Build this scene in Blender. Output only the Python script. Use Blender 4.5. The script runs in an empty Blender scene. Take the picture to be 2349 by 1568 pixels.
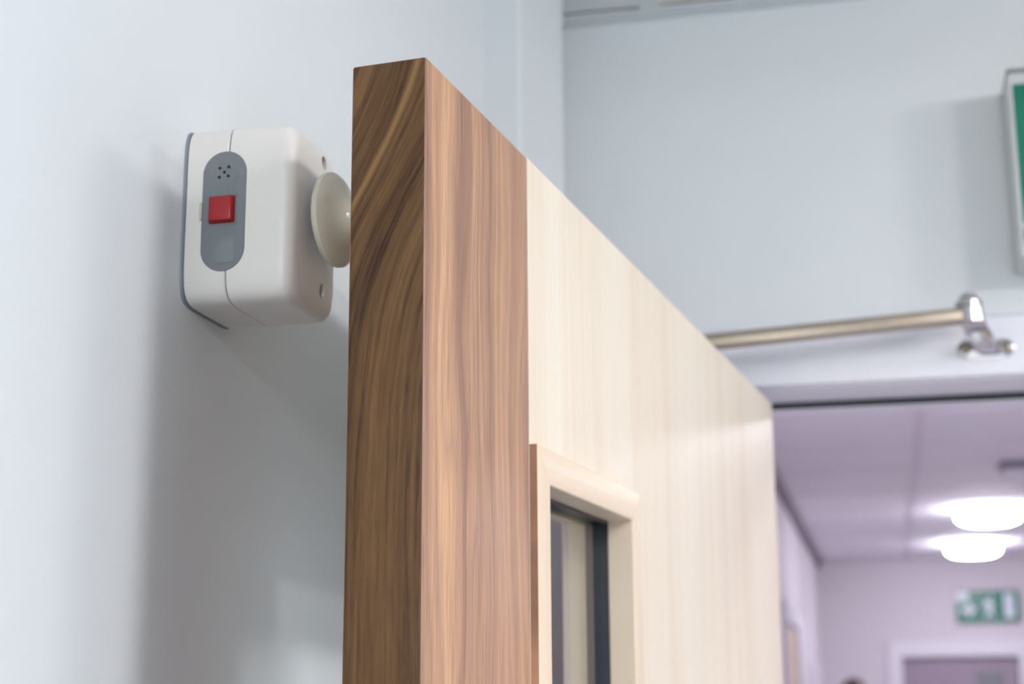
import bpy, bmesh, math, random
from mathutils import Vector, Matrix
random.seed(4)
S = bpy.context.scene
C = S.collection
E = 1.69                      # eye height above the floor; heights below are written E + offset
PI = math.pi

# ------------------------------------------------------------ camera
yaw, pit, rol = math.radians(13.1), math.radians(12.93), math.radians(-0.32)
F = Vector((-math.sin(yaw)*math.cos(pit), math.cos(yaw)*math.cos(pit), math.sin(pit)))
R0 = Vector((math.cos(yaw), math.sin(yaw), 0)); U0 = R0.cross(F)
R = R0*math.cos(rol) + U0*math.sin(rol); U = R.cross(F)
cd = bpy.data.cameras.new('camera'); cam = bpy.data.objects.new('camera', cd); C.objects.link(cam)
M = Matrix(((R.x, U.x, -F.x, 0), (R.y, U.y, -F.y, 0), (R.z, U.z, -F.z, E), (0, 0, 0, 1)))
cam.matrix_world = M
cd.sensor_width = 36; cd.lens = 3650/2349*36; cd.clip_start = .02; cd.clip_end = 60
cd.dof.use_dof = True; cd.dof.focus_distance = .86; cd.dof.aperture_fstop = 8.0
S.camera = cam

# ------------------------------------------------------------ world, exposure
w = bpy.data.worlds.new('world'); S.world = w; w.use_nodes = True
w.node_tree.nodes['Background'].inputs[0].default_value = (.85, .92, 1, 1)
w.node_tree.nodes['Background'].inputs[1].default_value = .3
S.view_settings.view_transform = 'Standard'; S.view_settings.look = 'None'
S.view_settings.gamma = 1; S.view_settings.use_curve_mapping = False
S.view_settings.exposure = 0.04
WHITE, COOL = (.98, .98, 1), (.92, .965, 1)
ROOM_LAMPS = [(1.28, .30, 88, 1.0, WHITE, 'round ceiling light right of the open door, nearest to it'),
              (1.25, 1.1, 26, 1.25, WHITE, 'round ceiling light closest to the wall with the doorway'),
              (2.6, .22, 100, 1.1, WHITE, 'round ceiling light farthest to the right of the room'),
              (.4, -2.4, 172, 1.25, COOL, 'round ceiling light near the far left corner behind the camera')]
DRUM_POWER = 44.0             # emission of the corridor lamps

# ------------------------------------------------------------ materials
def lin(c):
    return tuple(((x/255)/12.92 if x/255 <= .04045 else (((x/255)+.055)/1.055)**2.4) for x in c)

class N:                      # small node-graph helper
    def __init__(s, name):
        s.m = bpy.data.materials.new(name); s.m.use_nodes = True
        s.t = s.m.node_tree; s.b = s.t.nodes['Principled BSDF']
    def n(s, typ, **k):
        o = s.t.nodes.new(typ)
        for a, v in k.items(): setattr(o, a, v)
        return o
    def L(s, a, b): s.t.links.new(a, b)
    def sv(s, sock, v):
        if isinstance(v, bpy.types.NodeSocket): s.L(v, sock)
        else: sock.default_value = v
    def math(s, op, a, b=0.0, c=0.0):
        o = s.n('ShaderNodeMath', operation=op)
        s.sv(o.inputs[0], a); s.sv(o.inputs[1], b); s.sv(o.inputs[2], c)
        return o.outputs[0]
    def xyz(s):
        co = s.n('ShaderNodeTexCoord'); sp = s.n('ShaderNodeSeparateXYZ'); s.L(co.outputs['Object'], sp.inputs[0])
        return sp.outputs
    def vec(s, x, y, z):
        o = s.n('ShaderNodeCombineXYZ')
        for i, v in enumerate((x, y, z)): s.sv(o.inputs[i], v)
        return o.outputs[0]
    def noise(s, v, scale, detail=3, rough=.5, dist=0.0):
        o = s.n('ShaderNodeTexNoise'); s.L(v, o.inputs['Vector'])
        o.inputs['Scale'].default_value = scale; o.inputs['Detail'].default_value = detail
        o.inputs['Roughness'].default_value = rough; o.inputs['Distortion'].default_value = dist
        return o.outputs['Fac']
    def ramp(s, f, stops):
        o = s.n('ShaderNodeValToRGB'); s.L(f, o.inputs[0]); e = o.color_ramp.elements
        while len(e) < len(stops): e.new(.5)
        for i, (p, c) in enumerate(stops):
            e[i].position = p; e[i].color = (*c, 1) if len(c) == 3 else c
        return o.outputs[0]
    def mix(s, f, a, b, mode='MIX'):
        o = s.n('ShaderNodeMix', data_type='RGBA', blend_type=mode)
        s.sv(o.inputs[0], f)
        for i, v in ((6, a), (7, b)):
            s.sv(o.inputs[i], (*v, 1) if isinstance(v, tuple) and len(v) == 3 else v)
        return o.outputs[2]
    def bump(s, h, st, d=.001):
        o = s.n('ShaderNodeBump'); o.inputs['Strength'].default_value = st; o.inputs['Distance'].default_value = d
        s.L(h, o.inputs['Height']); s.L(o.outputs[0], s.b.inputs['Normal'])
    def set(s, **k):
        for a, v in k.items(): s.sv(s.b.inputs[a.replace('_', ' ')], (*v, 1) if isinstance(v, tuple) and len(v) == 3 else v)
        return s.m

def plain(name, c, rough=.5, metal=0, coat=0, var=.04, nscale=30, bump=0, bscale=200, spec=.5):
    g = N(name); x = g.xyz(); v = g.vec(x[0], x[1], x[2])
    f = g.noise(v, nscale, 3)
    lo = tuple(a*(1-var) for a in c); hi = tuple(min(1, a*(1+var)) for a in c)
    g.set(Base_Color=g.ramp(f, [(.3, lo), (.7, hi)]), Roughness=rough, Metallic=metal, Coat_Weight=coat)
    g.b.inputs['Specular IOR Level'].default_value = spec
    if bump: g.bump(g.noise(v, bscale, 2), bump, .0004)
    return g.m

def emit(name, c, k):
    g = N(name); g.set(Base_Color=(.8, .8, .8), Emission_Color=c); g.b.inputs['Emission Strength'].default_value = k
    return g.m

MT = {}
MT['wall'] = plain('wall_paint', (.77, .79, .80), .6, var=.008, nscale=4, bump=.10, bscale=260, spec=.3)
MT['wall_corr'] = plain('corridor_paint', (.755, .705, .75), .6, var=.01, nscale=3, bump=.1, bscale=260, spec=.3)
MT['gloss_white'] = plain('white_gloss_paint', (.82, .80, .86), .35, var=.01, spec=.4)
MT['tile'] = plain('ceiling_tile', (.86, .87, .87), .9, var=.02, nscale=90, bump=.25, bscale=400, spec=.2)
MT['tile_cream'] = plain('cream_ceiling_tile', (.90, .86, .76), .9, var=.02, nscale=90, bump=.25, bscale=400, spec=.2)
MT['tile_corr'] = plain('corridor_tile', (.86, .845, .90), .9, var=.02, nscale=60, bump=.2, bscale=300, spec=.2)
MT['grid'] = plain('ceiling_grid', (.78, .80, .81), .4, var=.01)
MT['grid_corr'] = plain('corridor_grid', (.76, .69, .77), .4, var=.01)
MT['dark_trim'] = plain('dark_shadow_trim', (.16, .12, .17), .5)
MT['floor'] = plain('vinyl_floor', (.20, .25, .30), .4, var=.1, nscale=300)
MT['floor_corr'] = plain('corridor_floor', (.82, .79, .82), .35, var=.05, nscale=300)
MT['plastic'] = plain('warm_white_plastic', (.81, .765, .71), .32, var=.006, bump=.05, bscale=900)
MT['plastic_grey'] = plain('grey_plastic', (.185, .20, .21), .38, var=.02, nscale=60, bump=.05, bscale=1500)
MT['plate'] = plain('grey_back_plate', (.22, .24, .27), .45)
MT['lens'] = plain('grey_lens', (.22, .24, .25), .18, var=.02)
MT['black'] = plain('black_rubber', (.012, .014, .022), .35)
MT['hole_shade'] = plain('dark_hole_shade', (.01, .01, .015), .7)
MT['well_shade'] = plain('screw_well_shade', (.09, .10, .11), .5)  # dark colour stands in for the shade inside the screw wells
MT['red'] = plain('red_plastic', (.37, .010, .014), .25, var=.05, nscale=40)
MT['cream'] = plain('cream_plastic', (.60, .55, .44), .22, var=.01, coat=.3)
MT['steel'] = plain('brushed_steel', (.34, .28, .22), .36, metal=1, var=.05, nscale=200)
MT['nickel'] = plain('nickel_plate', (.50, .47, .48), .2, metal=1, var=.03, nscale=100)
MT['sign_body'] = plain('sign_housing', (.66, .68, .68), .4, var=.01)
MT['sign_cap'] = plain('sign_cap', (.24, .25, .26), .4)
MT['green'] = plain('sign_green', (.0, .175, .10), .3, var=.03)
MT['sign_white'] = plain('sign_white', (.72, .78, .86), .35)
MT['sign_grey'] = plain('sign_grey', (.24, .23, .30), .4)
MT['leaf_grey'] = plain('grey_door', (.36, .29, .36), .5, var=.03, nscale=5)
MT['skin'] = plain('skin', (.55, .34, .26), .5)
MT['hair'] = plain('brown_hair', (.06, .028, .016), .5, bump=.6, bscale=120)
MT['shirt'] = plain('pale_shirt', (.42, .46, .60), .8)
MT['trousers'] = plain('dark_trousers', (.03, .03, .045), .8)
MT['shoe'] = plain('black_shoe', (.015, .015, .015), .3)
MT['drum_light'] = emit('drum_diffuser', (.925, .905, 1), DRUM_POWER)

def walnut_face():
    g = N('walnut_veneer'); x = g.xyz(); s_, z = x[1], x[2]
    warp = g.noise(g.vec(g.math('MULTIPLY', s_, 7), 3.1, g.math('MULTIPLY', z, 1.6)), 1.6, 2)
    warp2 = g.noise(g.vec(g.math('MULTIPLY', s_, 30), 8.1, g.math('MULTIPLY', z, 7)), 1.3, 2)
    sw = g.math('ADD', g.math('ADD', s_, g.math('MULTIPLY', warp, .085)), g.math('MULTIPLY', warp2, .005))
    broad = g.noise(g.vec(g.math('MULTIPLY', sw, 30), 1.0, g.math('MULTIPLY', z, .5)), 1.0, 2)
    mid = g.noise(g.vec(g.math('MULTIPLY', sw, 130), 5.0, g.math('MULTIPLY', z, 1.8)), 1.0, 4, .55)
    fine = g.noise(g.vec(g.math('MULTIPLY', s_, 950), 2.0, g.math('MULTIPLY', z, 22)), 1.0, 3, .6)
    pores = g.noise(g.vec(g.math('MULTIPLY', sw, 420), 9.0, g.math('MULTIPLY', z, 12)), 1.0, 3, .65)
    f = g.math('ADD', g.math('MULTIPLY', broad, .55), g.math('MULTIPLY', mid, .45))
    col = g.ramp(f, [(.35, (.24, .120, .080)), (.43, (.38, .200, .122)), (.52, (.50, .270, .155)), (.62, (.62, .35, .190))])
    # thin dark growth lines with cathedral figure
    ph = g.math('ADD', g.math('MULTIPLY', sw, 70), g.math('MULTIPLY', warp, 5))
    line = g.math('POWER', g.math('ABSOLUTE', g.math('SINE', g.math('MULTIPLY', ph, PI))), .5)
    lm = g.math('MULTIPLY', g.math('SUBTRACT', 1, line), g.math('MULTIPLY', g.math('MAXIMUM', g.math('SUBTRACT', mid, .35), 0), 2.2))
    col = g.mix(lm, col, (.20, .11, .10))
    col = g.mix(g.math('MULTIPLY', g.math('GREATER_THAN', pores, .62), .28), col, (.20, .12, .11))
    fv = g.ramp(fine, [(.3, (.74, .74, .74)), (.7, (1.22, 1.22, 1.22))])
    col = g.mix(1.0, col, fv, 'MULTIPLY')
    g.bump(g.math('ADD', fine, pores), .10, .0003)
    return g.set(Base_Color=col, Roughness=.46, Coat_Weight=.0, Coat_Roughness=.25)

def walnut_edge():
    g = N('walnut_edge'); x = g.xyz(); v, z = x[0], x[2]
    zt = E + .3465
    dz = g.math('SUBTRACT', z, zt)
    curve = g.math('DIVIDE', .084, g.math('ADD', 1, g.math('EXPONENT', g.math('DIVIDE', g.math('ADD', dz, .062), -.038))))
    warp = g.noise(g.vec(g.math('MULTIPLY', v, 25), 3.3, g.math('MULTIPLY', z, 6)), 1.0, 2)
    gg = g.math('ADD', g.math('SUBTRACT', v, curve), g.math('MULTIPLY', warp, .008))
    broad = g.noise(g.vec(g.math('MULTIPLY', gg, 90), 1.0, g.math('MULTIPLY', z, .8)), 1.0, 2)
    mid = g.noise(g.vec(g.math('MULTIPLY', gg, 330), 5.0, g.math('MULTIPLY', z, 9)), 1.0, 4, .6)
    mott = g.noise(g.vec(g.math('MULTIPLY', gg, 500), 7.0, g.math('MULTIPLY', z, 45)), 1.0, 3, .6)
    f = g.math('ADD', g.math('MULTIPLY', broad, .45), g.math('ADD', g.math('MULTIPLY', mid, .35), g.math('MULTIPLY', mott, .2)))
    col = g.ramp(f, [(.38, (.040, .017, .006)), (.46, (.095, .044, .016)), (.55, (.150, .075, .028)), (.65, (.215, .112, .042))])
    # one honey-coloured band that sweeps up across the edge
    d = g.math('ABSOLUTE', g.math('SUBTRACT', gg, -.0703))
    band = g.math('SUBTRACT', 1, g.math('SMOOTH_MIN', g.math('DIVIDE', d, .0032), 1, .3))
    band = g.math('MULTIPLY', g.math('MAXIMUM', band, 0), .75)
    col = g.mix(band, col, (.33, .18, .068))
    g.bump(mid, .12, .0003)
    g.b.inputs['Specular IOR Level'].default_value = .25
    return g.set(Base_Color=col, Roughness=.5)

def maple(name, tint=1.0, vertical=True, tc=(1, 1, 1)):
    g = N(name); x = g.xyz(); s_, z = (x[1], x[2]) if vertical else (x[2], x[1])
    warp = g.noise(g.vec(g.math('MULTIPLY', s_, 8), 3.1, g.math('MULTIPLY', z, 2)), 1.2, 2)
    sw = g.math('ADD', s_, g.math('MULTIPLY', warp, .03))
    broad = g.noise(g.vec(g.math('MULTIPLY', sw, 22), 1.0, g.math('MULTIPLY', z, .7)), 1.0, 2)
    mid = g.noise(g.vec(g.math('MULTIPLY', sw, 170), 5.0, g.math('MULTIPLY', z, 4)), 1.0, 3, .6)
    flake = g.noise(g.vec(g.math('MULTIPLY', s_, 420), 5.0, g.math('MULTIPLY', z, 60)), 1.0, 2, .6)
    f = g.math('ADD', g.math('MULTIPLY', broad, .5), g.math('ADD', g.math('MULTIPLY', mid, .35), g.math('MULTIPLY', flake, .15)))
    a = tuple(c*tint*q for c, q in zip((.82, .67, .51), tc)); b = tuple(c*tint*q for c, q in zip((.88, .755, .605), tc)); c_ = tuple(c*tint*q for c, q in zip((.91, .81, .68), tc))
    g.bump(mid, .05, .0002)
    return g.set(Base_Color=g.ramp(f, [(.36, a), (.52, b), (.66, c_)]), Roughness=.44, Specular_IOR_Level=.4)
MT['walnut'] = walnut_face(); MT['walnut_edge'] = walnut_edge()
MT['maple'] = maple('maple_veneer'); MT['maple_bead'] = maple('maple_bead', .97, True, (.975, .90, .835)); MT['maple_bead_h'] = maple('maple_bead_horizontal', .97, False, (.975, .90, .835))  # bead tint warmed to stand in for light bouncing inside the reveal

def glass():
    g = N('door_glass'); t = g.t
    for n_ in list(t.nodes):
        if n_.type != 'OUTPUT_MATERIAL': t.nodes.remove(n_)
    out = [n_ for n_ in t.nodes if n_.type == 'OUTPUT_MATERIAL'][0]
    tr = t.nodes.new('ShaderNodeBsdfTransparent'); tr.inputs[0].default_value = (.97, .98, .98, 1)
    gl = t.nodes.new('ShaderNodeBsdfGlossy'); gl.inputs['Roughness'].default_value = .02
    fr = t.nodes.new('ShaderNodeFresnel'); fr.inputs[0].default_value = 1.5
    mx = t.nodes.new('ShaderNodeMixShader')
    
    ge = t.nodes.new('ShaderNodeNewGeometry'); inv = t.nodes.new('ShaderNodeMath'); inv.operation = 'SUBTRACT'; inv.inputs[0].default_value = 1
    ml = t.nodes.new('ShaderNodeMath'); ml.operation = 'MULTIPLY'
    t.links.new(ge.outputs['Backfacing'], inv.inputs[1]); t.links.new(inv.outputs[0], ml.inputs[0]); t.links.new(fr.outputs[0], ml.inputs[1]); t.links.new(ml.outputs[0], mx.inputs[0])
    t.links.new(tr.outputs[0], mx.inputs[1]); t.links.new(gl.outputs[0], mx.inputs[2])
    t.links.new(mx.outputs[0], out.inputs[0])
    return g.m
MT['glass'] = glass()

# ------------------------------------------------------------ mesh helpers
def obj(name, bm, mat, parent=None, smooth=False):
    me = bpy.data.meshes.new(name); bmesh.ops.recalc_face_normals(bm, faces=bm.faces[:]); bm.to_mesh(me); bm.free()
    for m in (mat if isinstance(mat, (list, tuple)) else [mat]): me.materials.append(MT[m] if isinstance(m, str) else m)
    if smooth:
        for p in me.polygons: p.use_smooth = True
        try: me.set_sharp_from_angle(angle=math.radians(40 if smooth is True else smooth))
        except Exception: pass
    o = bpy.data.objects.new(name, me); C.objects.link(o)
    if parent: o.parent = parent
    return o
def empty(name, loc, rz=0):
    o = bpy.data.objects.new(name, None); o.empty_display_size = .05; C.objects.link(o)
    o.location = loc; o.rotation_euler = (0, 0, rz); return o
def tag(o, label, cat, group=None):
    o['label'] = label; o['category'] = cat
    if group: o['group'] = group
    return o
def struct(o, label=None):
    o['kind'] = 'structure'
    if label: o['label'] = label
    return o
def box_bm(x0, x1, y0, y1, z0, z1, bev=0, seg=2, bm=None):
    bm2 = bmesh.new()
    bmesh.ops.create_cube(bm2, size=1)
    for v in bm2.verts:
        v.co = Vector((x0 if v.co.x < 0 else x1, y0 if v.co.y < 0 else y1, z0 if v.co.z < 0 else z1))
    if bev: bmesh.ops.bevel(bm2, geom=bm2.edges[:], offset=bev, segments=seg, profile=.5, affect='EDGES')
    if bm is None: return bm2
    me = bpy.data.meshes.new('t'); bm2.to_mesh(me); bm2.free(); bm.from_mesh(me); bpy.data.meshes.remove(me)
    return bm
def lathe_bm(profile, n=48, mat=None, bm=None):
    """profile: (t, r) pairs, axis +Z"""
    b = bm or bmesh.new(); rings = []
    for t, r in profile:
        if r < 1e-6: rings.append([b.verts.new((0, 0, t))])
        else: rings.append([b.verts.new((r*math.cos(2*PI*i/n), r*math.sin(2*PI*i/n), t)) for i in range(n)])
    for A, B in zip(rings, rings[1:]):
        for i in range(n):
            j = (i+1) % n
            if len(A) == 1 and len(B) == 1: continue
            if len(A) == 1: b.faces.new((A[0], B[i], B[j]))
            elif len(B) == 1: b.faces.new((A[i], A[j], B[0]))
            else: b.faces.new((A[i], A[j], B[j], B[i]))
    if len(rings[0]) > 1: b.faces.new(rings[0][::-1])
    if len(rings[-1]) > 1: b.faces.new(rings[-1])
    if mat is not None: bmesh.ops.transform(b, matrix=mat, verts=b.verts[:])
    return b
def prism_bm(poly, axis, a, b):
    """poly in the two other axes, extruded from a to b along axis"""
    bm = bmesh.new()
    def P(p, t): return {'x': (t, p[0], p[1]), 'y': (p[0], t, p[1]), 'z': (p[0], p[1], t)}[axis]
    A = [bm.verts.new(P(p, a)) for p in poly]; B = [bm.verts.new(P(p, b)) for p in poly]
    bm.faces.new(A); bm.faces.new(B[::-1])
    for i in range(len(poly)):
        j = (i+1) % len(poly); bm.faces.new((A[i], A[j], B[j], B[i]))
    return bm
def sweep_bm(pa, pb, w, h, bev=.001):
    """rectangular bar between two points, w across, h up"""
    pa, pb = Vector(pa), Vector(pb); d = pb-pa; L = d.length; d.normalize()
    side = d.cross(Vector((0, 0, 1))).normalized(); up = side.cross(d)
    bm = box_bm(0, L, -w/2, w/2, -h/2, h/2, bev)
    m = Matrix(((d.x, side.x, up.x, pa.x), (d.y, side.y, up.y, pa.y), (d.z, side.z, up.z, pa.z), (0, 0, 0, 1)))
    bmesh.ops.transform(bm, matrix=m, verts=bm.verts[:]); return bm

# ------------------------------------------------------------ setting: room
WX = -.405; BY = 1.880; CZ = E + .8545; RX = 3.4; NY = -3.0
CX0, CX1, CY1 = -.41, 1.45, 9.98           # corridor
OX0, OX1 = -.168, .935                      # doorway opening
HZ = E + .3635                               # frame head underside
struct(obj('floor', box_bm(-.7, RX+.1, NY-.1, 1.98, -.1, 0), 'floor'))
struct(obj('floor', box_bm(-.7, RX+.1, 1.98, 11.4, -.1, 0), 'floor_corr'))
struct(obj('wall_left', box_bm(WX-.15, WX, NY-.1, 1.84, 0, CZ+.15), 'wall'), 'pale blue-white wall beside the open door')
struct(obj('wall_left', box_bm(WX-.15, -.388, 1.84, BY, 0, CZ+.15), 'wall'))
struct(obj('wall_right', box_bm(RX, RX+.1, NY-.1, BY, 0, CZ+.15), 'wall'))
struct(obj('wall_front', box_bm(WX, RX, NY-.1, NY, 0, CZ+.15), 'wall'))
bm = box_bm(-.56, OX0-.03, BY, 1.998, 0, CZ+.15); box_bm(OX1+.03, RX+.1, BY, 1.998, 0, CZ+.15, bm=bm); box_bm(OX0-.03, OX1+.03, BY, 1.998, HZ+.03, CZ+.15, bm=bm)
struct(obj('wall_back', bm, 'wall'), 'pale wall over the doorway')
# boxed pipe casing against the left wall: front, side and a splayed return
struct(obj('trim_1', prism_bm([(WX, 1.605), (-.3640, 1.600), (-.3620, 1.603), (-.3600, 1.690), (-.3485, 1.778), (WX, 1.778)], 'z', 0, CZ), 'wall'), 'boxed pilaster standing out of the left wall')

# ceiling of the room: soffit, wall trims, tee bars, tiles
ceil = struct(obj('ceiling', box_bm(-.56, RX+.1, NY-.1, BY, CZ+.02, CZ+.12), 'tile'))
def cpart(name, bm, m): return obj(name, bm, m, ceil)
AW = .036
cpart('wall_angle', box_bm(-.388, RX, BY-AW, BY, CZ-.0015, CZ+.001), 'grid')
cpart('wall_angle', box_bm(-.405, -.388+.022, NY, BY-AW, CZ-.0015, CZ+.001), 'grid')
xs = [-.366]+[-.249+.6*k for k in range(7)]; xs = [x for x in xs if x < RX]+[RX]
ys = [BY-AW]+[1.40-.6*k for k in range(8)]; ys = [y for y in ys if y > NY]+[NY]
for x in xs[1:-1]: cpart('tee_bar', box_bm(x-.014, x+.014, NY, BY-AW, CZ-.001, CZ+.0015), 'grid')
for y in ys[1:-1]:
    for xa, xb in zip(xs, xs[1:]):
        cpart('tee_bar', box_bm(xa+.0142, xb-.0142, y-.012, y+.012, CZ-.001, CZ+.0015), 'grid')
for i, (xa, xb) in enumerate(zip(xs, xs[1:])):
    for j, (yb, ya) in enumerate(zip(ys, ys[1:])):
        g_ = .003
        cpart('ceiling_tile', box_bm(xa+g_, xb-g_, ya+g_, yb-g_, CZ+.0015, CZ+.0155, .001, 1), 'tile_cream' if (i, j) == (1, 0) else 'tile')
def drum_lamp(x, y, lab, group, mat, r=1.0):
    t = tag(empty('ceiling_lamp', (x, y, CZ-.001)), lab, 'ceiling light', group)
    obj('base', lathe_bm([(-.018, .130*r), (0, .130*r)], 40), 'grid_corr', t, True)
    pf = [(-.018, .138), (-.028, .141), (-.046, .138), (-.060, .122), (-.068, .098), (-.072, .055), (-.073, 0)]
    obj('diffuser', lathe_bm([(z_, q*r) for z_, q in pf], 40), mat, t, 60)
for x, y, pw, rr_, col_, lab in ROOM_LAMPS:
    drum_lamp(x, y, lab, 'round ceiling lights of the room', emit('lamp_diffuser', col_, pw), rr_)

# ------------------------------------------------------------ door frame in the back wall (doorway)
frame = struct(empty('door_1', ((OX0+OX1)/2, BY, 0)), 'white painted door frame around the doorway')
def fpart(name, bm, m='gloss_white', lab=None):
    bmesh.ops.translate(bm, vec=(-(OX0+OX1)/2, -BY, 0), verts=bm.verts[:])
    o = obj(name, bm, m, frame)
    if lab: o['label'] = lab
    return o
FY = 1.865                                   # front face of the frame
AT = E + .4395                               # top of the architrave
pr = [(1.852, E+.3675), (1.8535, E+.3658), (1.880, E+.3658), (1.880, AT), (1.866, AT), (1.8525, AT-.006), (1.852, AT-.02)]
fpart('head_architrave', prism_bm(pr, 'x', OX0-.09, OX1+.09))
for s_, x0 in ((1, OX0-.016), (-1, OX1+.016)):
    x1 = x0 - s_*.074
    fpart('side_architrave', box_bm(min(x0, x1), max(x0, x1), 1.862, 1.880, 0, E+.3645, .002))
fpart('head_lining', box_bm(OX0-.03, OX1+.03, FY+.0005, 2.0, HZ, HZ+.03, .001))
for x0, x1 in ((OX0-.03, OX0), (OX1, OX1+.03)): fpart('jamb_lining', box_bm(x0, x1, FY+.0005, 2.0, 0, HZ, .001))
fpart('door_stop', box_bm(OX0, OX1, 1.957, 1.999, HZ-.008, HZ, .001))
for x0, x1 in ((OX0, OX0+.013), (OX1-.013, OX1)): fpart('door_stop', box_bm(x0, x1, 1.957, 1.999, 0, HZ-.008, .001))
fpart('smoke_seal', box_bm(OX0+.001, OX1-.001, 1.953, 1.9568, HZ-.0078, HZ-.0002), 'black')
fpart('far_architrave', box_bm(OX0-.09, OX1+.09, 2.0, 2.013, E+.3665, AT, .002))

# ------------------------------------------------------------ corridor
struct(obj('wall_corridor_left', box_bm(CX0-.1, CX0, 1.998, CY1, 0, CZ+.15), 'wall_corr'), 'left wall of the corridor')
struct(obj('wall_corridor_right', box_bm(CX1, CX1+.1, 1.998, CY1, 0, CZ+.15), 'wall_corr'))
EX0, EX1, EZ_ = .062, .732, E+.281            # far doorway
bm = box_bm(CX0-.1, EX0, CY1, CY1+.12, 0, CZ+.15); box_bm(EX1, CX1+.1, CY1, CY1+.12, 0, CZ+.15, bm=bm); box_bm(EX0, EX1, CY1, CY1+.12, EZ_, CZ+.15, bm=bm)
struct(obj('wall_far', bm, 'wall_corr'), 'end wall of the corridor')
cc = struct(obj('ceiling', box_bm(CX0-.1, CX1+.1, 1.998, CY1+.1, CZ+.02, CZ+.12), 'tile_corr'))
cx = [CX0+.03, .128, .728, 1.328, CX1-.001]
cy = [1.985+.02]+[2.45+.6*k for k in range(13)]+[CY1-.03]
for x in cx[1:-1]: obj('tee_bar', box_bm(x-.013, x+.013, 1.99, CY1, CZ-.001, CZ+.0015), 'grid_corr', cc)
for y in cy[1:-1]: obj('tee_bar', box_bm(CX0+.03, CX1, y-.010, y+.010, CZ-.0008, CZ+.0012), 'grid_corr', cc)
tile_mesh = {}
for i, (xa, xb) in enumerate(zip(cx, cx[1:])):
    for j, (ya, yb) in enumerate(zip(cy, cy[1:])):
        key = (round(xb-xa, 3), round(yb-ya, 3))
        if key not in tile_mesh:
            hx, hy = (xb-xa)/2-.002, (yb-ya)/2-.002
            o = obj('ceiling_tile', box_bm(-hx, hx, -hy, hy, 0, .014, .001, 1), 'tile_corr', cc); tile_mesh[key] = o
        else:
            o = tile_mesh[key].copy(); C.objects.link(o); o.parent = cc
        o.location = ((xa+xb)/2, (ya+yb)/2, CZ+.0015)
struct(obj('trim_2', box_bm(CX0, CX0+.024, 1.99, CY1, CZ-.030, CZ-.001), 'dark_trim'), 'dark shadow-gap trim along the corridor ceiling')
struct(obj('trim_3', box_bm(CX0+.024, CX1, CY1-.022, CY1, CZ-.022, CZ-.001), 'grid_corr'))

# far doorway: white architrave, grey leaf
d2 = struct(empty('door_2', ((EX0+EX1)/2, CY1, 0)), 'grey door in white frame at the corridor end')
def dpart(name, x0, x1, y0, y1, z0, z1, m, b=.003, par=None):
    c = (EX0+EX1)/2
    return obj(name, box_bm(x0-c, x1-c, y0-CY1, y1-CY1, z0, z1, b), m, par or d2)
dpart('head_architrave', EX0-.085, EX1+.085, CY1-.022, CY1, EZ_, EZ_+.095, 'gloss_white')
dpart('side_architrave', EX0-.085, EX0, CY1-.022, CY1, 0, EZ_, 'gloss_white')
dpart('side_architrave', EX1, EX1+.085, CY1-.022, CY1, 0, EZ_, 'gloss_white')
lf = dpart('leaf', EX0+.004, EX1-.004, CY1+.03, CY1+.074, .006, EZ_-.004, 'leaf_grey')
dpart('vision_panel', EX0+.42, EX1-.09, CY1+.024, CY1+.031, .9, E+.19, 'lens', .002, lf)
dpart('handle', EX0+.06, EX0+.17, CY1-.02, CY1-.005, .98, 1.0, 'nickel', .004, lf)
# frame and door in the corridor's left wall
d3 = struct(empty('door_3', (CX0, 6.95, 0)), 'white framed door in the corridor left wall')
def lpart(name, x0, x1, y0, y1, z0, z1, m, b=.003):
    return obj(name, box_bm(x0-CX0, x1-CX0, y0-6.95, y1-6.95, z0, z1, b), m, d3)
lpart('leaf', CX0+.001, CX0+.012, 6.45, 7.07, .006, E+.315, 'maple_bead')
lpart('head_architrave', CX0, CX0+.02, 6.36, 7.95, E+.33, E+.41, 'gloss_white')
lpart('side_architrave', CX0, CX0+.02, 6.36, 6.44, 0, E+.33, 'gloss_white')
lpart('side_architrave', CX0, CX0+.03, 7.08, 7.90, 0, E+.33, 'gloss_white')
lpart('side_architrave', CX0, CX0+.02, 8.5, 9.3, 0, E+.22, 'gloss_white')

# corridor lamps, one of them added unseen
def drum(y, x, lab): drum_lamp(x, y, lab, 'round corridor ceiling lights', 'drum_light')
drum(7.375, .458, 'round glowing ceiling light, the larger and nearer of the two in the corridor')
drum(8.97, .464, 'round glowing ceiling light, the smaller and farther of the two in the corridor')
drum(2.75, .458, 'unseen light added behind the wall over the doorway to brighten the corridor ceiling')  # added to brighten the near corridor ceiling, hidden above the doorway
drum(4.2, .458, 'round ceiling light of the corridor just beyond the doorway, above the frame')
# grey unit under the corridor ceiling
t = tag(empty('ceiling_sensor', (.50, 6.0, CZ-.001)), 'small lavender-grey unit with dark base under the corridor ceiling', 'sensor')
obj('base_plate', box_bm(-.08, .10, -.07, .07, -.022, 0, .004), 'sign_grey', t)
obj('cover', box_bm(-.065, .09, -.055, .055, -.065, -.022, .008, 3), 'tile_corr', t)

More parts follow.
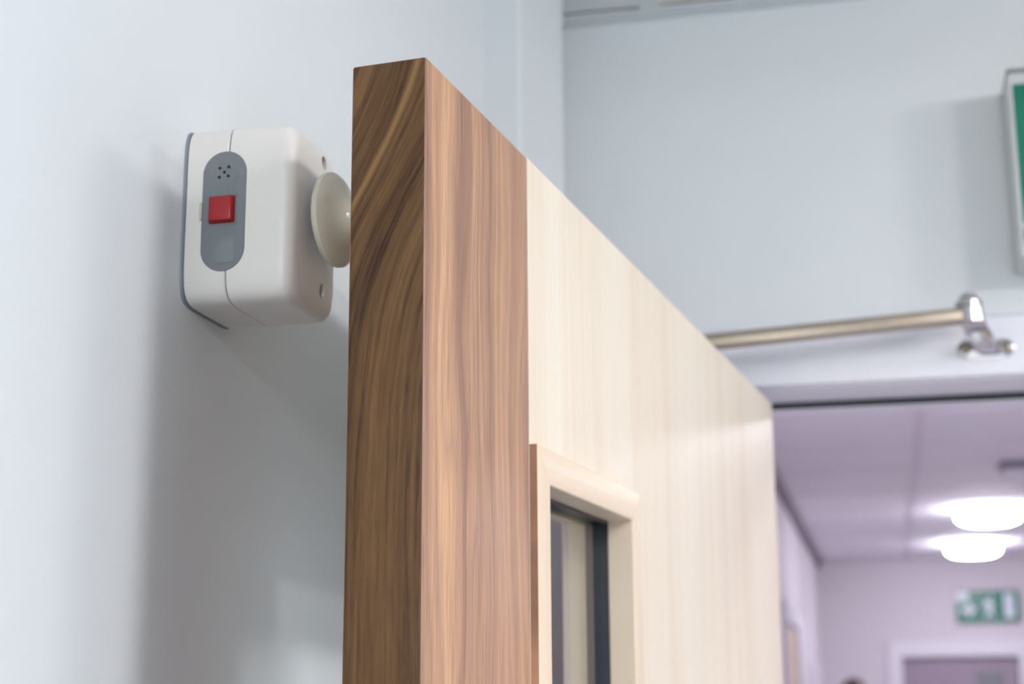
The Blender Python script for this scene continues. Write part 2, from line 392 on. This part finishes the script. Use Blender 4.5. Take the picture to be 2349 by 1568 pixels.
# corridor exit sign
def rect_poly(x0, x1, z0, z1): return [(x0, z0), (x1, z0), (x1, z1), (x0, z1)]
SY = CY1-.03
t = tag(empty('exit_sign', (.576, SY, E+.57)), 'small green and white exit sign above the door at the corridor end', 'sign', 'exit signs')
obj('housing', box_bm(-.187, .187, 0, .03, -.098, .098, .003), 'sign_body', t)
obj('face', box_bm(-.182, .182, -.003, .0, -.093, .093, .001), 'green', t)
def mark(name, poly, m='sign_white', y=-.0045, par=None):
    return obj(name, prism_bm(poly, 'y', y, -.003), m, par or t)
mark('white_panel', rect_poly(-.182, -.110, .030, .088))
mark('arrow', [(-.155, -.005), (-.115, -.005), (-.115, .03), (-.065, -.018), (-.115, -.066), (-.115, -.035), (-.155, -.035)])
# running figure
rp = [(-.02, .045), (.0, .05), (.02, .035), (.035, .01), (.03, -.0), (.012, .012), (.02, -.02), (.035, -.055), (.022, -.06), (.005, -.03), (-.015, -.058), (-.032, -.055), (-.012, -.022), (-.012, .01), (-.03, .0), (-.035, .01)]
mark('running_figure', [(x+.005, z-.01) for x, z in rp])
mark('head_dot', [(.022+.011*math.cos(a*PI/6), .056+.011*math.sin(a*PI/6)) for a in range(12)])
mark('door_symbol', rect_poly(.092, .150, -.07, .075))

# person at the far end of the corridor, only the crown of the head reaches the frame
def skin_mesh(name, pts, edges, radii, mat, parent=None, root=0, lvl=2):
    me = bpy.data.meshes.new(name); me.from_pydata(pts, edges, []); me.update()
    o = bpy.data.objects.new(name, me); C.objects.link(o)
    m = o.modifiers.new('s', 'SKIN'); m.use_smooth_shade = True
    for i, r in enumerate(radii):
        r = r if isinstance(r, tuple) else (r, r); me.skin_vertices[0].data[i].radius = r
    me.skin_vertices[0].data[root].use_root = True
    s_ = o.modifiers.new('d', 'SUBSURF'); s_.levels = lvl; s_.render_levels = lvl
    dg = bpy.context.evaluated_depsgraph_get(); ev = o.evaluated_get(dg)
    m2 = bpy.data.meshes.new_from_object(ev); m2.materials.clear(); m2.materials.append(MT[mat])
    o.modifiers.clear(); o.data = m2
    for p in m2.polygons: p.use_smooth = True
    if parent: o.parent = parent
    return o
PX, PY = -.205, 8.9
H = E+.128
per = tag(empty('person', (PX, PY, 0)), 'person with short brown hair standing at the corridor end, only crown showing', 'person')
k = H/1.80
P = [(0, 0, .95), (0, 0, 1.15), (0, .0, 1.35), (0, .01, 1.47), (0, 0, 1.56),
     (.10, 0, .90), (.11, -.01, .50), (.11, .02, .10), (.115, -.12, .05),
     (-.10, 0, .90), (-.11, -.01, .50), (-.11, .02, .10), (-.115, -.12, .05),
     (.15, 0, 1.42), (.17, .02, 1.13), (.17, -.05, .88),
     (-.15, 0, 1.42), (-.17, .02, 1.13), (-.17, -.05, .88)]
Ed = [(0, 1), (1, 2), (2, 3), (3, 4), (0, 5), (5, 6), (6, 7), (7, 8), (0, 9), (9, 10), (10, 11), (11, 12), (2, 13), (13, 14), (14, 15), (2, 16), (16, 17), (17, 18)]
Rd = [(.15, .11), (.14, .10), (.16, .11), .065, .055, .09, .062, .042, .04, .09, .062, .042, .04, .06, .042, .03, .06, .042, .03]
body = skin_mesh('body', [tuple(c*k for c in p) for p in P], Ed, [tuple(x*k for x in r) if isinstance(r, tuple) else r*k for r in Rd], 'skin', per)
for nm, sc, mt, lo, hi in (('shirt', 1.0, 'shirt', .92, 1.49), ('trousers', 1.0, 'trousers', .09, 1.04)):
    bm = bmesh.new(); bm.from_mesh(body.data); bm.normal_update()
    bmesh.ops.delete(bm, geom=[f for f in bm.faces if not (lo*k < f.calc_center_median().z < hi*k) or (nm == 'trousers' and (abs(f.calc_center_median().x) > .15*k and f.calc_center_median().z > .8*k) and False)], context='FACES')
    for v in bm.verts: v.co += v.normal*(.010 if nm == 'shirt' else .007)
    obj(nm, bm, mt, per, 80)
for s_ in (-1, 1):
    bm = box_bm(-.045, .045, -.16, .09, 0, .075, .025, 3); bmesh.ops.translate(bm, vec=(s_*.115*k, 0, 0), verts=bm.verts[:]); obj('shoe', bm, 'shoe', per, True)
    c0 = Vector((s_*.17, -.05, .88))*k
    pts = [c0, c0+Vector((0, -.01, -.07)), ]; rr = [(.03, .016), (.038, .014)]; ed = [(0, 1)]
    for q, (dx, L_) in enumerate(((-.027, .07), (-.009, .08), (.009, .075), (.027, .06))):
        b_ = len(pts); pts += [c0+Vector((dx*.9, -.012, -.10)), c0+Vector((dx, -.025, -.10-L_*.5)), c0+Vector((dx, -.045, -.10-L_*.9))]
        rr += [.009, .0085, .007]; ed += [(1, b_), (b_, b_+1), (b_+1, b_+2)]
    b_ = len(pts); pts += [c0+Vector((-s_*.03, -.03, -.04)), c0+Vector((-s_*.045, -.05, -.08))]; rr += [.011, .008]; ed += [(0, b_), (b_, b_+1)]
    skin_mesh('hand', [tuple(p) for p in pts], ed, rr, 'skin', per, 0, 1)
def head_bm(hair=False):
    bm = bmesh.new(); bmesh.ops.create_uvsphere(bm, u_segments=32, v_segments=24, radius=1)
    hc = Vector((0, -.01, H-.125))
    for v in bm.verts:
        x, y, z = v.co; yy = y
        w_ = .078*(1-.22*max(0, -z)); d_ = .096*(1-.12*max(0, -z)); h_ = .125
        if not hair:
            nose = math.exp(-((x/.16)**2+((z+.12)/.16)**2)) * (y < 0)*.20
            eye = (math.exp(-(((abs(x)-.38)/.14)**2+((z-.08)/.10)**2)))*(y < 0)*.10
            mouth = math.exp(-((x/.28)**2+((z+.52)/.05)**2))*(y < 0)*.05
            yy = y - nose + eye + mouth
            ear = math.exp(-(((y-.05)/.14)**2+((z+.02)/.2)**2))*.14
            x = x*(1+ear)
        v.co = hc+Vector((x*w_, yy*d_, z*h_))*(1.07 if hair else 1)
    if hair:
        bmesh.ops.delete(bm, geom=[v for v in bm.verts if (v.co.y < -.02 and v.co.z < H-.075) or v.co.z < H-.19], context='VERTS')
        for v in bm.verts: v.co += Vector((random.uniform(-.002, .002),)*3)
        bmesh.ops.solidify(bm, geom=bm.faces[:], thickness=-.008)
    return bm
obj('head', head_bm(), 'skin', per, 80); obj('hair', head_bm(True), 'hair', per, 80)

# ------------------------------------------------------------ the open door
DT = .0442; DW = 1.0888; DZ = E+.3465; SB = -.914      # thickness, width, top, walnut/maple joint
door = tag(empty('open_door', (-.1204, 1.863, 0), -math.radians(5.7)), 'tall open door of pale maple with broad walnut edge and glazed panel', 'door')
V0 = -DT
oz0, oz1 = E-.95, E+.136                               # glazed opening
os0, os1 = -.8905, -.685
def dz(bm, m, name, smooth=False, par=None, lab=None):
    o = obj(name, bm, m, par or door, smooth)
    if lab: o['label'] = lab
    return o
# walnut stile: solid section with eased arrises, dark edge face and lighter front face
bm = box_bm(V0, 0, -DW, SB-.0004, .006, DZ, .0017, 3)
for f_ in bm.faces:
    if f_.normal.y < -.75: f_.material_index = 1
dz(bm, ['walnut', 'walnut_edge'], 'walnut_stile', 40, None, 'dark walnut strip down the free edge')
# maple leaf: a slab with the glazed aperture
gs0, gs1, gz0, gz1 = os0-.006, os1+.006, oz0-.006, oz1+.006
bm = box_bm(V0, -.0001, SB, gs0, .006, DZ-.0002); box_bm(V0, -.0001, gs1, 0, .006, DZ-.0002, bm=bm)
box_bm(V0, -.0001, gs0, gs1, .006, gz0, bm=bm); box_bm(V0, -.0001, gs0, gs1, gz1, DZ-.0002, bm=bm)
dz(bm, 'maple', 'maple_panel', False, None, 'pale maple veneer face')
# glazing beads, mitred, on both faces
def bead(face):
    # profile: (offset outward from opening, height above door face); lies over the face and lines the reveal
    bw = .0232
    prof = [(0, -.0155), (0, .0050), (.0006, .0059), (.0016, .0062), (bw-.0022, .0062), (bw-.0008, .0058), (bw, .0048), (bw, 0.0), (.0058, 0.0), (.0058, -.0155)]
    def V(h): return h if face > 0 else V0-h
    corners = [(os0, oz0, -1, -1), (os1, oz0, 1, -1), (os1, oz1, 1, 1), (os0, oz1, -1, 1)]
    for i in range(4):
        a, b = corners[i], corners[(i+1) % 4]
        bm = bmesh.new(); A = []; B = []
        for o_, h_ in prof:
            A.append(bm.verts.new((V(h_), a[0]+a[2]*o_, a[1]+a[3]*o_))); B.append(bm.verts.new((V(h_), b[0]+b[2]*o_, b[1]+b[3]*o_)))
        bm.faces.new(A); bm.faces.new(B[::-1])
        for q in range(len(prof)):
            r = (q+1) % len(prof); bm.faces.new((A[q], A[r], B[r], B[q]))
        bm.faces.ensure_lookup_table()
        if i == 3:
            for f_ in bm.faces:
                if all(abs(v.co.y-(os0-bw)) < 1e-4 for v in f_.verts): f_.material_index = 1
        dz(bm, ['maple_bead' if i % 2 else 'maple_bead_h', 'walnut'], 'glazing_bead', 25)
bead(1); bead(-1)
def ring(v0, v1, wd, m, name):
    bm = box_bm(v0, v1, os0-.004, os0+wd, oz0-.004, oz1+.004)
    box_bm(v0, v1, os1-wd, os1+.004, oz0-.004, oz1+.004, bm=bm)
    box_bm(v0, v1, os0+wd, os1-wd, oz1-wd, oz1+.004, bm=bm); box_bm(v0, v1, os0+wd, os1-wd, oz0-.004, oz0+wd, bm=bm)
    return dz(bm, m, name)
ring(-.0307, -.0135, .0026, 'black', 'glazing_gasket')
dz(box_bm(-.0250, -.0192, os0+.0027, os1-.0027, oz0+.0027, oz1-.0027), 'glass', 'glass_pane')
# keeper plate of the magnet on the hidden face
door_mag = (-.1204, 1.863)

# ------------------------------------------------------------ door holder on the left wall
YC, ZC = .898, E+.2939
def half(X):                                   # half sizes of the body section at distance X
    t_ = (X+.403)/.070
    k_ = 1-.010*t_ + .012*math.sin(PI*min(max(t_, 0), 1))
    return .041*k_, .0560*k_
EXPN = 7.5
def section(X, inset=0, n=96):
    a, b = half(X); a -= inset; b -= inset; out = []
    for i in range(n):
        th = 2*PI*i/n; c, s_ = math.cos(th), math.sin(th)
        out.append((X, YC+a*math.copysign(abs(c)**(2/EXPN), c), ZC+b*math.copysign(abs(s_)**(2/EXPN), s_)))
    return out
def loft(stations, cap0=True, cap1=True):
    bm = bmesh.new(); rings = [[bm.verts.new(p) for p in section(X, ins)] for X, ins in stations]
    n = len(rings[0])
    for A, B in zip(rings, rings[1:]):
        for i in range(n): bm.faces.new((A[i], A[(i+1) % n], B[(i+1) % n], B[i]))
    if cap0: bm.faces.new(rings[0][::-1])
    if cap1: bm.faces.new(rings[-1])
    return bm
hold = tag(empty('door_holder', (WX, YC, ZC)), 'off-white plastic door holder with red button on the left wall', 'door holder')
def hp(name, bm, m, smooth=False, par=None, lab=None):
    bmesh.ops.translate(bm, vec=(-WX, -YC, -ZC), verts=bm.verts[:])
    o = obj(name, bm, m, par or hold, smooth)
    if lab: o['label'] = lab
    return o
hp('back_plate', loft([(WX, -.0006), (WX+.0012, -.0002), (WX+.0016, .0004)]), 'plate', 40, None, 'dark grey back plate against the wall')
SX = -.3758
hp('rear_cover', loft([(WX+.0018, .0008), (WX+.0026, .0), (-.39, 0), (SX-.0009, 0), (SX-.0003, .0006)]), 'plastic', 40)
hp('seam_core', loft([(SX-.0003, .0010), (SX+.0003, .0010)]), 'plate')
X1 = -.3340; Rr = .0085
st = [(SX+.0003, .0006), (SX+.0009, 0)]+[(SX+.0009+(X1-Rr-SX-.0009)*i/5, 0) for i in range(1, 6)]
st += [(X1-Rr+Rr*math.sin(q*PI/16), Rr-Rr*math.cos(q*PI/16)) for q in range(1, 9)]
fb = loft(st, True, False)
# slightly domed end face
top = [v for v in fb.verts if abs(v.co.x-X1) < 1e-6]
for ins in (.012, .020, .027):
    pass
n = 96; prev = sorted([v for v in fb.verts if abs(v.co.x-X1) < 1e-6], key=lambda v: v.index)
fb.verts.ensure_lookup_table(); prev = fb.verts[len(fb.verts)-n:]
for sc, dx in ((.8, .0008), (.55, .0014), (.25, .0017)):
    a_, b_ = half(X1); cur = []
    for v in prev[:]:
        pass
    base = section(X1, Rr)
    cur = [fb.verts.new((X1+dx, YC+(p[1]-YC)*sc, ZC+(p[2]-ZC)*sc)) for p in base]
    for i in range(n): fb.faces.new((prev[i], prev[(i+1) % n], cur[(i+1) % n], cur[i]))
    prev = cur
fb.faces.new(prev)
front = hp('front_cover', fb, 'plastic', 40)
def ysurf(X, Z):
    a, b = half(X); q = min(.97, abs((Z-ZC)/b)); return YC-a*(1-q**EXPN)**(1/EXPN)
def surf_plate(outline, th, sub=1, zoff=0, grow=0):
    """thin plate following the near face of the body; outline is list of rows (Z, x0, x1)"""
    bm = bmesh.new(); rows = []
    for Z, x0, x1 in outline:
        r = [];
        for i in range(5):
            X = x0+(x1-x0)*i/4; r.append((X, Z))
        rows.append(r)
    F_ = [[bm.verts.new((X, ysurf(X, Z)-th, Z)) for X, Z in r] for r in rows]
    Bk = [[bm.verts.new((X, ysurf(X, Z)+.0008, Z)) for X, Z in r] for r in rows]
    nr = len(rows)
    for j in range(nr-1):
        for i in range(4):
            bm.faces.new((F_[j][i], F_[j][i+1], F_[j+1][i+1], F_[j+1][i])); bm.faces.new((Bk[j][i], Bk[j+1][i], Bk[j+1][i+1], Bk[j][i+1]))
        bm.faces.new((F_[j][0], F_[j+1][0], Bk[j+1][0], Bk[j][0])); bm.faces.new((F_[j][4], Bk[j][4], Bk[j+1][4], F_[j+1][4]))
    for j in (0, nr-1):
        for i in range(4): bm.faces.new((F_[j][i], F_[j][i+1], Bk[j][i+1], Bk[j][i]))
    bmesh.ops.remove_doubles(bm, verts=bm.verts[:], dist=1e-6)
    return bm
def stadium(xc, zc, hw, hh, n=14):
    rows = []
    for i in range(n+1):
        th = -PI/2+PI/2*i/n; rows.append((zc-(hh-hw)+hw*math.sin(th), xc-max(hw*math.cos(th), .0002), xc+max(hw*math.cos(th), .0002)))
    for i in range(1, 12): rows.append((zc-(hh-hw)+2*(hh-hw)*i/12, xc-hw, xc+hw))
    for i in range(n+1):
        th = PI/2*i/n; rows.append((zc+(hh-hw)+hw*math.sin(th), xc-max(hw*math.cos(th), .0002), xc+max(hw*math.cos(th), .0002)))
    return rows
PXC, PZC = -.3780, E+.2936
hp('panel_rim', surf_plate(stadium(PXC, PZC, .0142, .0379), .0001), 'plate', 30)
pan = hp('control_panel', surf_plate(stadium(PXC, PZC, .0138, .0375), .0004), 'plastic_grey', 30, None, 'grey oval control panel')
def on_panel(name, bm, m, smooth=True, lab=None): return hp(name, bm, m, smooth, pan, lab) if False else hp(name, bm, m, smooth, pan, lab)
# red button: tapered block with eased edges
bx0, bx1, bz0, bz1 = -.3872, -.3704, E+.2855, E+.3028
yb = ysurf(PXC, PZC)
bm = bmesh.new(); bmesh.ops.create_cube(bm, size=1)
for v in bm.verts:
    fr_ = v.co.y < 0; i_ = .0012 if fr_ else 0
    v.co = Vector((bx0+i_ if v.co.x < 0 else bx1-i_, yb-.0048 if fr_ else yb+.0004, bz0+i_ if v.co.z < 0 else bz1-i_))
bmesh.ops.bevel(bm, geom=bm.edges[:], offset=.0008, segments=3, profile=.5, affect='EDGES')
hp('red_button', bm, 'red', 50, pan, 'square red push button')
for nm, r_, m_ in (('button_surround', .0010, 'lens'),):
    b2 = bmesh.new()
    for a in ((bx0-r_, bx1+r_, bz0-r_, bz0-.0001), (bx0-r_, bx1+r_, bz1+.0001, bz1+r_), (bx0-r_, bx0-.0001, bz0-.0001, bz1+.0001), (bx1+.0001, bx1+r_, bz0-.0001, bz1+.0001)):
        box_bm(a[0], a[1], yb-.0009, yb, a[2], a[3], .0002, 1, b2)
    hp(nm, b2, m_, False, pan)
# sounder holes: five flat black discs, the shade inside each hole painted on
for dx, dzz in ((-.0030, .0028), (.0028, .0032), (0, 0), (-.0032, -.0030), (.0026, -.0026)):
    X, Z = -.3782+dx, E+.3180+dzz; y_ = ysurf(X, Z)
    bm = lathe_bm([(0, .00095), (.0006, .00095), (.00065, 0)], 16)
    bmesh.ops.transform(bm, matrix=Matrix.Translation((X, y_-.0001, Z)) @ Matrix.Rotation(PI/2, 4, 'X'), verts=bm.verts[:])
    hp('sounder_hole_disc', bm, 'hole_shade', True, pan)
# raised arc beside the holes
bm = bmesh.new(); cA = (-.3738, E+.3155); ro, ri = .0048, .0044; prevv = None
for q in range(17):
    th = math.radians(100-170*q/16)
    p = [bm.verts.new((cA[0]+r_*math.cos(th), ysurf(cA[0], cA[1])-h_, cA[1]+r_*math.sin(th))) for r_ in (ri, ro) for h_ in (.0002, .0006)]
    if prevv:
        for a_, b_ in ((0, 1), (1, 3), (3, 2), (2, 0)): bm.faces.new((prevv[a_], prevv[b_], p[b_], p[a_]))
    prevv = p
hp('raised_arc', bm, 'lens', True, pan)
# indicator lens near the bottom
hp('indicator_lens', surf_plate([(E+.2612+.0145*i/6, -.3815, -.3698) for i in range(7)], .00062), 'lens', 30, pan, 'faint square indicator window')
# side tab at the left of the panel
hp('side_tab', box_bm(-.3935, -.3919, ysurf(-.39, E+.29)-.0012, ysurf(-.39, E+.29)+.001, E+.2886, E+.2996, .0003, 1), 'cream', False)
# screw wells on the end face
cut = bmesh.new()
for Z in (E+.3380, E+.2540):
    lathe_bm([(0, .0047), (.02, .0047)], 32, None, cut) if False else None
    q_ = lathe_bm([(0, .0047), (.02, .0047)], 32, Matrix.Translation((X1-.0035-WX, 0.9100-YC, Z-ZC)) @ Matrix.Rotation(PI/2, 4, 'Y'))
    me_ = bpy.data.meshes.new('t'); q_.to_mesh(me_); q_.free(); cut.from_mesh(me_); bpy.data.meshes.remove(me_)
cut_o = obj('screw_well', cut, 'well_shade')
md = front.modifiers.new('b', 'BOOLEAN'); md.object = cut_o; md.operation = 'DIFFERENCE'; md.solver = 'EXACT'
cut_o.parent = hold; bpy.context.view_layer.update()
ev = front.evaluated_get(bpy.context.evaluated_depsgraph_get()); m2 = bpy.data.meshes.new_from_object(ev)
front.modifiers.clear(); front.data = m2
bpy.data.objects.remove(cut_o)
for Z in (E+.3380, E+.2540):
    q_ = lathe_bm([(0, .0045), (.0006, .0045)], 28, Matrix.Translation((X1-.0033, 0.9100, Z)) @ Matrix.Rotation(PI/2, 4, 'Y'))
    hp('well_shade_disc', q_, 'well_shade', False)  # dark disc on the well bottom, shade put into its colour
# cream swivel keeper between holder and door
a57 = math.radians(5.7); nn = Vector((math.cos(a57), -math.sin(a57), 0))
kc = Vector((-.3240, .897, E+.2955))
v0 = (kc-Vector((-.1204, 1.863, kc.z))).dot(nn); KL = -DT-v0-.0002
rotk = Matrix(((0, -math.sin(-a57), math.cos(a57), kc.x), (0, math.cos(a57), -math.sin(a57), kc.y), (-1, 0, 0, kc.z), (0, 0, 0, 1)))
rotk = Matrix.Translation(kc) @ Matrix.Rotation(-a57, 4, 'Z') @ Matrix.Rotation(PI/2, 4, 'Y')
prof = [(0, 0), (0, .0280), (.0006, .0292), (.0020, .0298), (.0042, .0298), (.0060, .0280), (.0078, .0250), (.0094, .0210), (.0112, .0172), (.0135, .0142), (.0165, .0122), (.021, .0112), (KL-.014, .0112), (KL-.006, .0125), (KL-.003, .017), (KL-.0008, .019), (KL, .0185)]
prof = prof[1:]
bm = lathe_bm(prof, 72); bmesh.ops.transform(bm, matrix=rotk, verts=bm.verts[:])
kp = hp('keeper_disc', bm, 'cream', 35, None, 'cream trumpet-shaped disc touching the door')
bm = lathe_bm([(-.0014, .0255), (-.0010, .0262), (-.0002, .0262)], 60); bmesh.ops.transform(bm, matrix=rotk, verts=bm.verts[:]); hp('steel_ring', bm, 'nickel', True, kp)
bm = lathe_bm([(-.0125, .0095), (-.0014, .0095)], 40); bmesh.ops.transform(bm, matrix=rotk, verts=bm.verts[:]); hp('magnet_core', bm, 'plate', True, kp)

# ------------------------------------------------------------ door closer: shoe on the frame head, arms, body on the hidden face
cl = tag(empty('door_closer', (.12, 1.86, E+.39)), 'shiny metal door closer arm bolted to the white frame head', 'door closer')
def cp(name, bm, m='nickel', smooth=True, par=None):
    bmesh.ops.translate(bm, vec=(-.12, -1.86, -(E+.39)), verts=bm.verts[:]); return obj(name, bm, m, par or cl, smooth)
# foot plate with two lobes
def lobes(x0, x1, zc_, r, n=14):
    pts = []
    for i in range(n+1):
        th = PI/2+PI*i/n; pts.append((x0+r*math.cos(th), zc_+r*math.sin(th)))
    for i in range(n+1):
        th = -PI/2+PI*i/n; pts.append((x1+r*math.cos(th), zc_+r*math.sin(th)))
    return pts
bm = prism_bm(lobes(.104, .146, E+.396, .0105), 'y', 1.8485, 1.8518); bmesh.ops.bevel(bm, geom=bm.edges[:], offset=.0008, segments=2, profile=.5, affect='EDGES')
foot = cp('foot_plate', bm, 'nickel', 30)
for X in (.103, .148):
    bm = lathe_bm([(0, .0055), (.0012, .0055), (.0026, .0042), (.0032, .0)], 24)
    bmesh.ops.transform(bm, matrix=Matrix.Translation((X, 1.8485, E+.396)) @ Matrix.Rotation(PI/2, 4, 'X'), verts=bm.verts[:]); cp('screw', bm, 'steel', True, foot)
# neck that comes forward and up from the plate to the knuckle
bm = bmesh.new(); pth = [((.129, 1.850, E+.395), .0125, .007), ((.124, 1.835, E+.398), .0130, .0075), ((.116, 1.812, E+.404), .0130, .009), ((.111, 1.802, E+.416), .0122, .012), ((.108, 1.800, E+.436), .0122, .012)]
pr_ = None
for (c_, hw, hd) in pth:
    ringv = []
    idx = pth.index((c_, hw, hd))
    up_ = idx >= 3
    for q in range(16):
        th = 2*PI*q/16; ex = math.copysign(abs(math.cos(th))**.6, math.cos(th))*hw; ez = math.copysign(abs(math.sin(th))**.6, math.sin(th))*hd
        if up_: ringv.append(bm.verts.new((c_[0]+ex, c_[1]-ez, c_[2])))
        elif idx == 2: ringv.append(bm.verts.new((c_[0]+ex, c_[1]-ez*.7, c_[2]+ez*.7)))
        else: ringv.append(bm.verts.new((c_[0]+ex, c_[1], c_[2]+ez)))
    if pr_:
        for q in range(16): bm.faces.new((pr_[q], pr_[(q+1) % 16], ringv[(q+1) % 16], ringv[q]))
    else: bm.faces.new(ringv[::-1])
    pr_ = ringv
bm.faces.new(pr_)
cp('shoe_neck', bm, 'nickel', 50)
KX, KY, KZ = .1065, 1.800, E+.4245
bm = lathe_bm([(-.009, .0125), (-.008, .0135), (.0085, .0135), (.0092, .0125), (.0095, .0152), (.0145, .0152), (.0165, .0135), (.0172, .0105), (.0220, .0098), (.0245, .0070), (.0255, 0)], 32, Matrix.Translation((KX, KY, KZ)))
cp('knuckle', bm, 'nickel', 35)
EL = Vector((-.300, 1.765, E+.3965))
fa = cp('forearm', sweep_bm((KX, KY, KZ), EL, .020, .0160, .0022), 'steel', 30)
cp('elbow_joint', lathe_bm([(-.012, .011), (.008, .011), (.010, .009), (.011, 0)], 28, Matrix.Translation(EL)), 'nickel', 35)
# body bolted to the hidden face of the leaf
def dl(v, s_, z): return Vector((-.1204, 1.863, 0))+nn*v+Vector((math.sin(a57), math.cos(a57), 0))*s_+Vector((0, 0, z))
SP = dl(V0-.032, -.36, E+.352)
cp('main_arm', sweep_bm(EL-Vector((0, 0, .011)), SP, .020, .007, .0015), 'steel', 30)
cp('spindle', lathe_bm([(-.03, .009), (.006, .009), (.008, .006)], 24, Matrix.Translation(SP)), 'nickel', 35)
bm = box_bm(V0-.052, V0-.0003, -.50, -.27, E+.255, E+.325, .004, 3)
bmesh.ops.transform(bm, matrix=Matrix.Translation((-.1204, 1.863, 0)) @ Matrix.Rotation(-a57, 4, 'Z'), verts=bm.verts[:])
cp('closer_body', bm, 'steel', 35)

# ------------------------------------------------------------ exit sign box on the back wall
sg = tag(empty('exit_sign', (.166, BY, E+.60)), 'large green exit sign box high on the wall right of the door', 'sign', 'exit signs')
def sp(name, bm, m, smooth=False, par=None):
    bmesh.ops.translate(bm, vec=(-.166, -BY, -(E+.60)), verts=bm.verts[:]); return obj(name, bm, m, par or sg, smooth)
sx0, sx1, sz0, sz1, sy = .1670, .560, E+.4885, E+.7125, 1.802
sp('housing', box_bm(sx0, sx1, sy, BY-.0005, sz0, sz1-.004, .0025, 3), 'sign_body', 35)
sp('top_cap', box_bm(sx0-.0003, sx1+.0003, sy-.0012, BY-.0006, sz1-.0042, sz1+.0005, .0008, 2), 'sign_cap', 35)
fc = sp('face_plate', box_bm(sx0+.0052, sx1-.0052, sy-.0012, sy+.001, sz0+.0395, sz1-.0185, .0006, 1), 'green')
arr = [(.232, .6235), (.232, .5900), (.254, .5900), (.254, .574), (.214, .6068), (.254, .640), (.254, .6235)]
# white running figure and doorway on the green face (right of the frame)
rp2 = [(x*1.05+.40, z*1.1+.61) for x, z in rp]
for nm, poly in (('door_symbol', rect_poly(.455, .515, .55, .675)), ('running_figure', rp2), ('head_dot', [(.425+.012*math.cos(a*PI/6), .672+.012*math.sin(a*PI/6)) for a in range(12)]), ('arrow', [(.31, .6), (.345, .6), (.345, .585), (.365, .61), (.345, .635), (.345, .62), (.31, .62)][::-1])):
    sp(nm, prism_bm([(x, E+z) for x, z in poly], 'y', sy-.0020, sy-.0011), 'sign_white', False, fc)
# grey rounded clip in the lower lip
bm = bmesh.new(); prevv = None; cA = (.1815, E+.5135)
for q in range(25):
    th = math.radians(230-280*q/24)
    p = [bm.verts.new((cA[0]+r_*.0098*math.cos(th), sy-h_, cA[1]+r_*.0150*math.sin(th))) for r_ in (.62, 1.0) for h_ in (-.0005, .0018)]
    if prevv:
        for a_, b_ in ((0, 1), (1, 3), (3, 2), (2, 0)): bm.faces.new((prevv[a_], prevv[b_], p[b_], p[a_]))
    else: bm.faces.new((p[0], p[1], p[3], p[2]))
    prevv = p
bm.faces.new((prevv[0], prevv[2], prevv[3], prevv[1]))
sp('grey_clip', bm, 'sign_grey', 40)
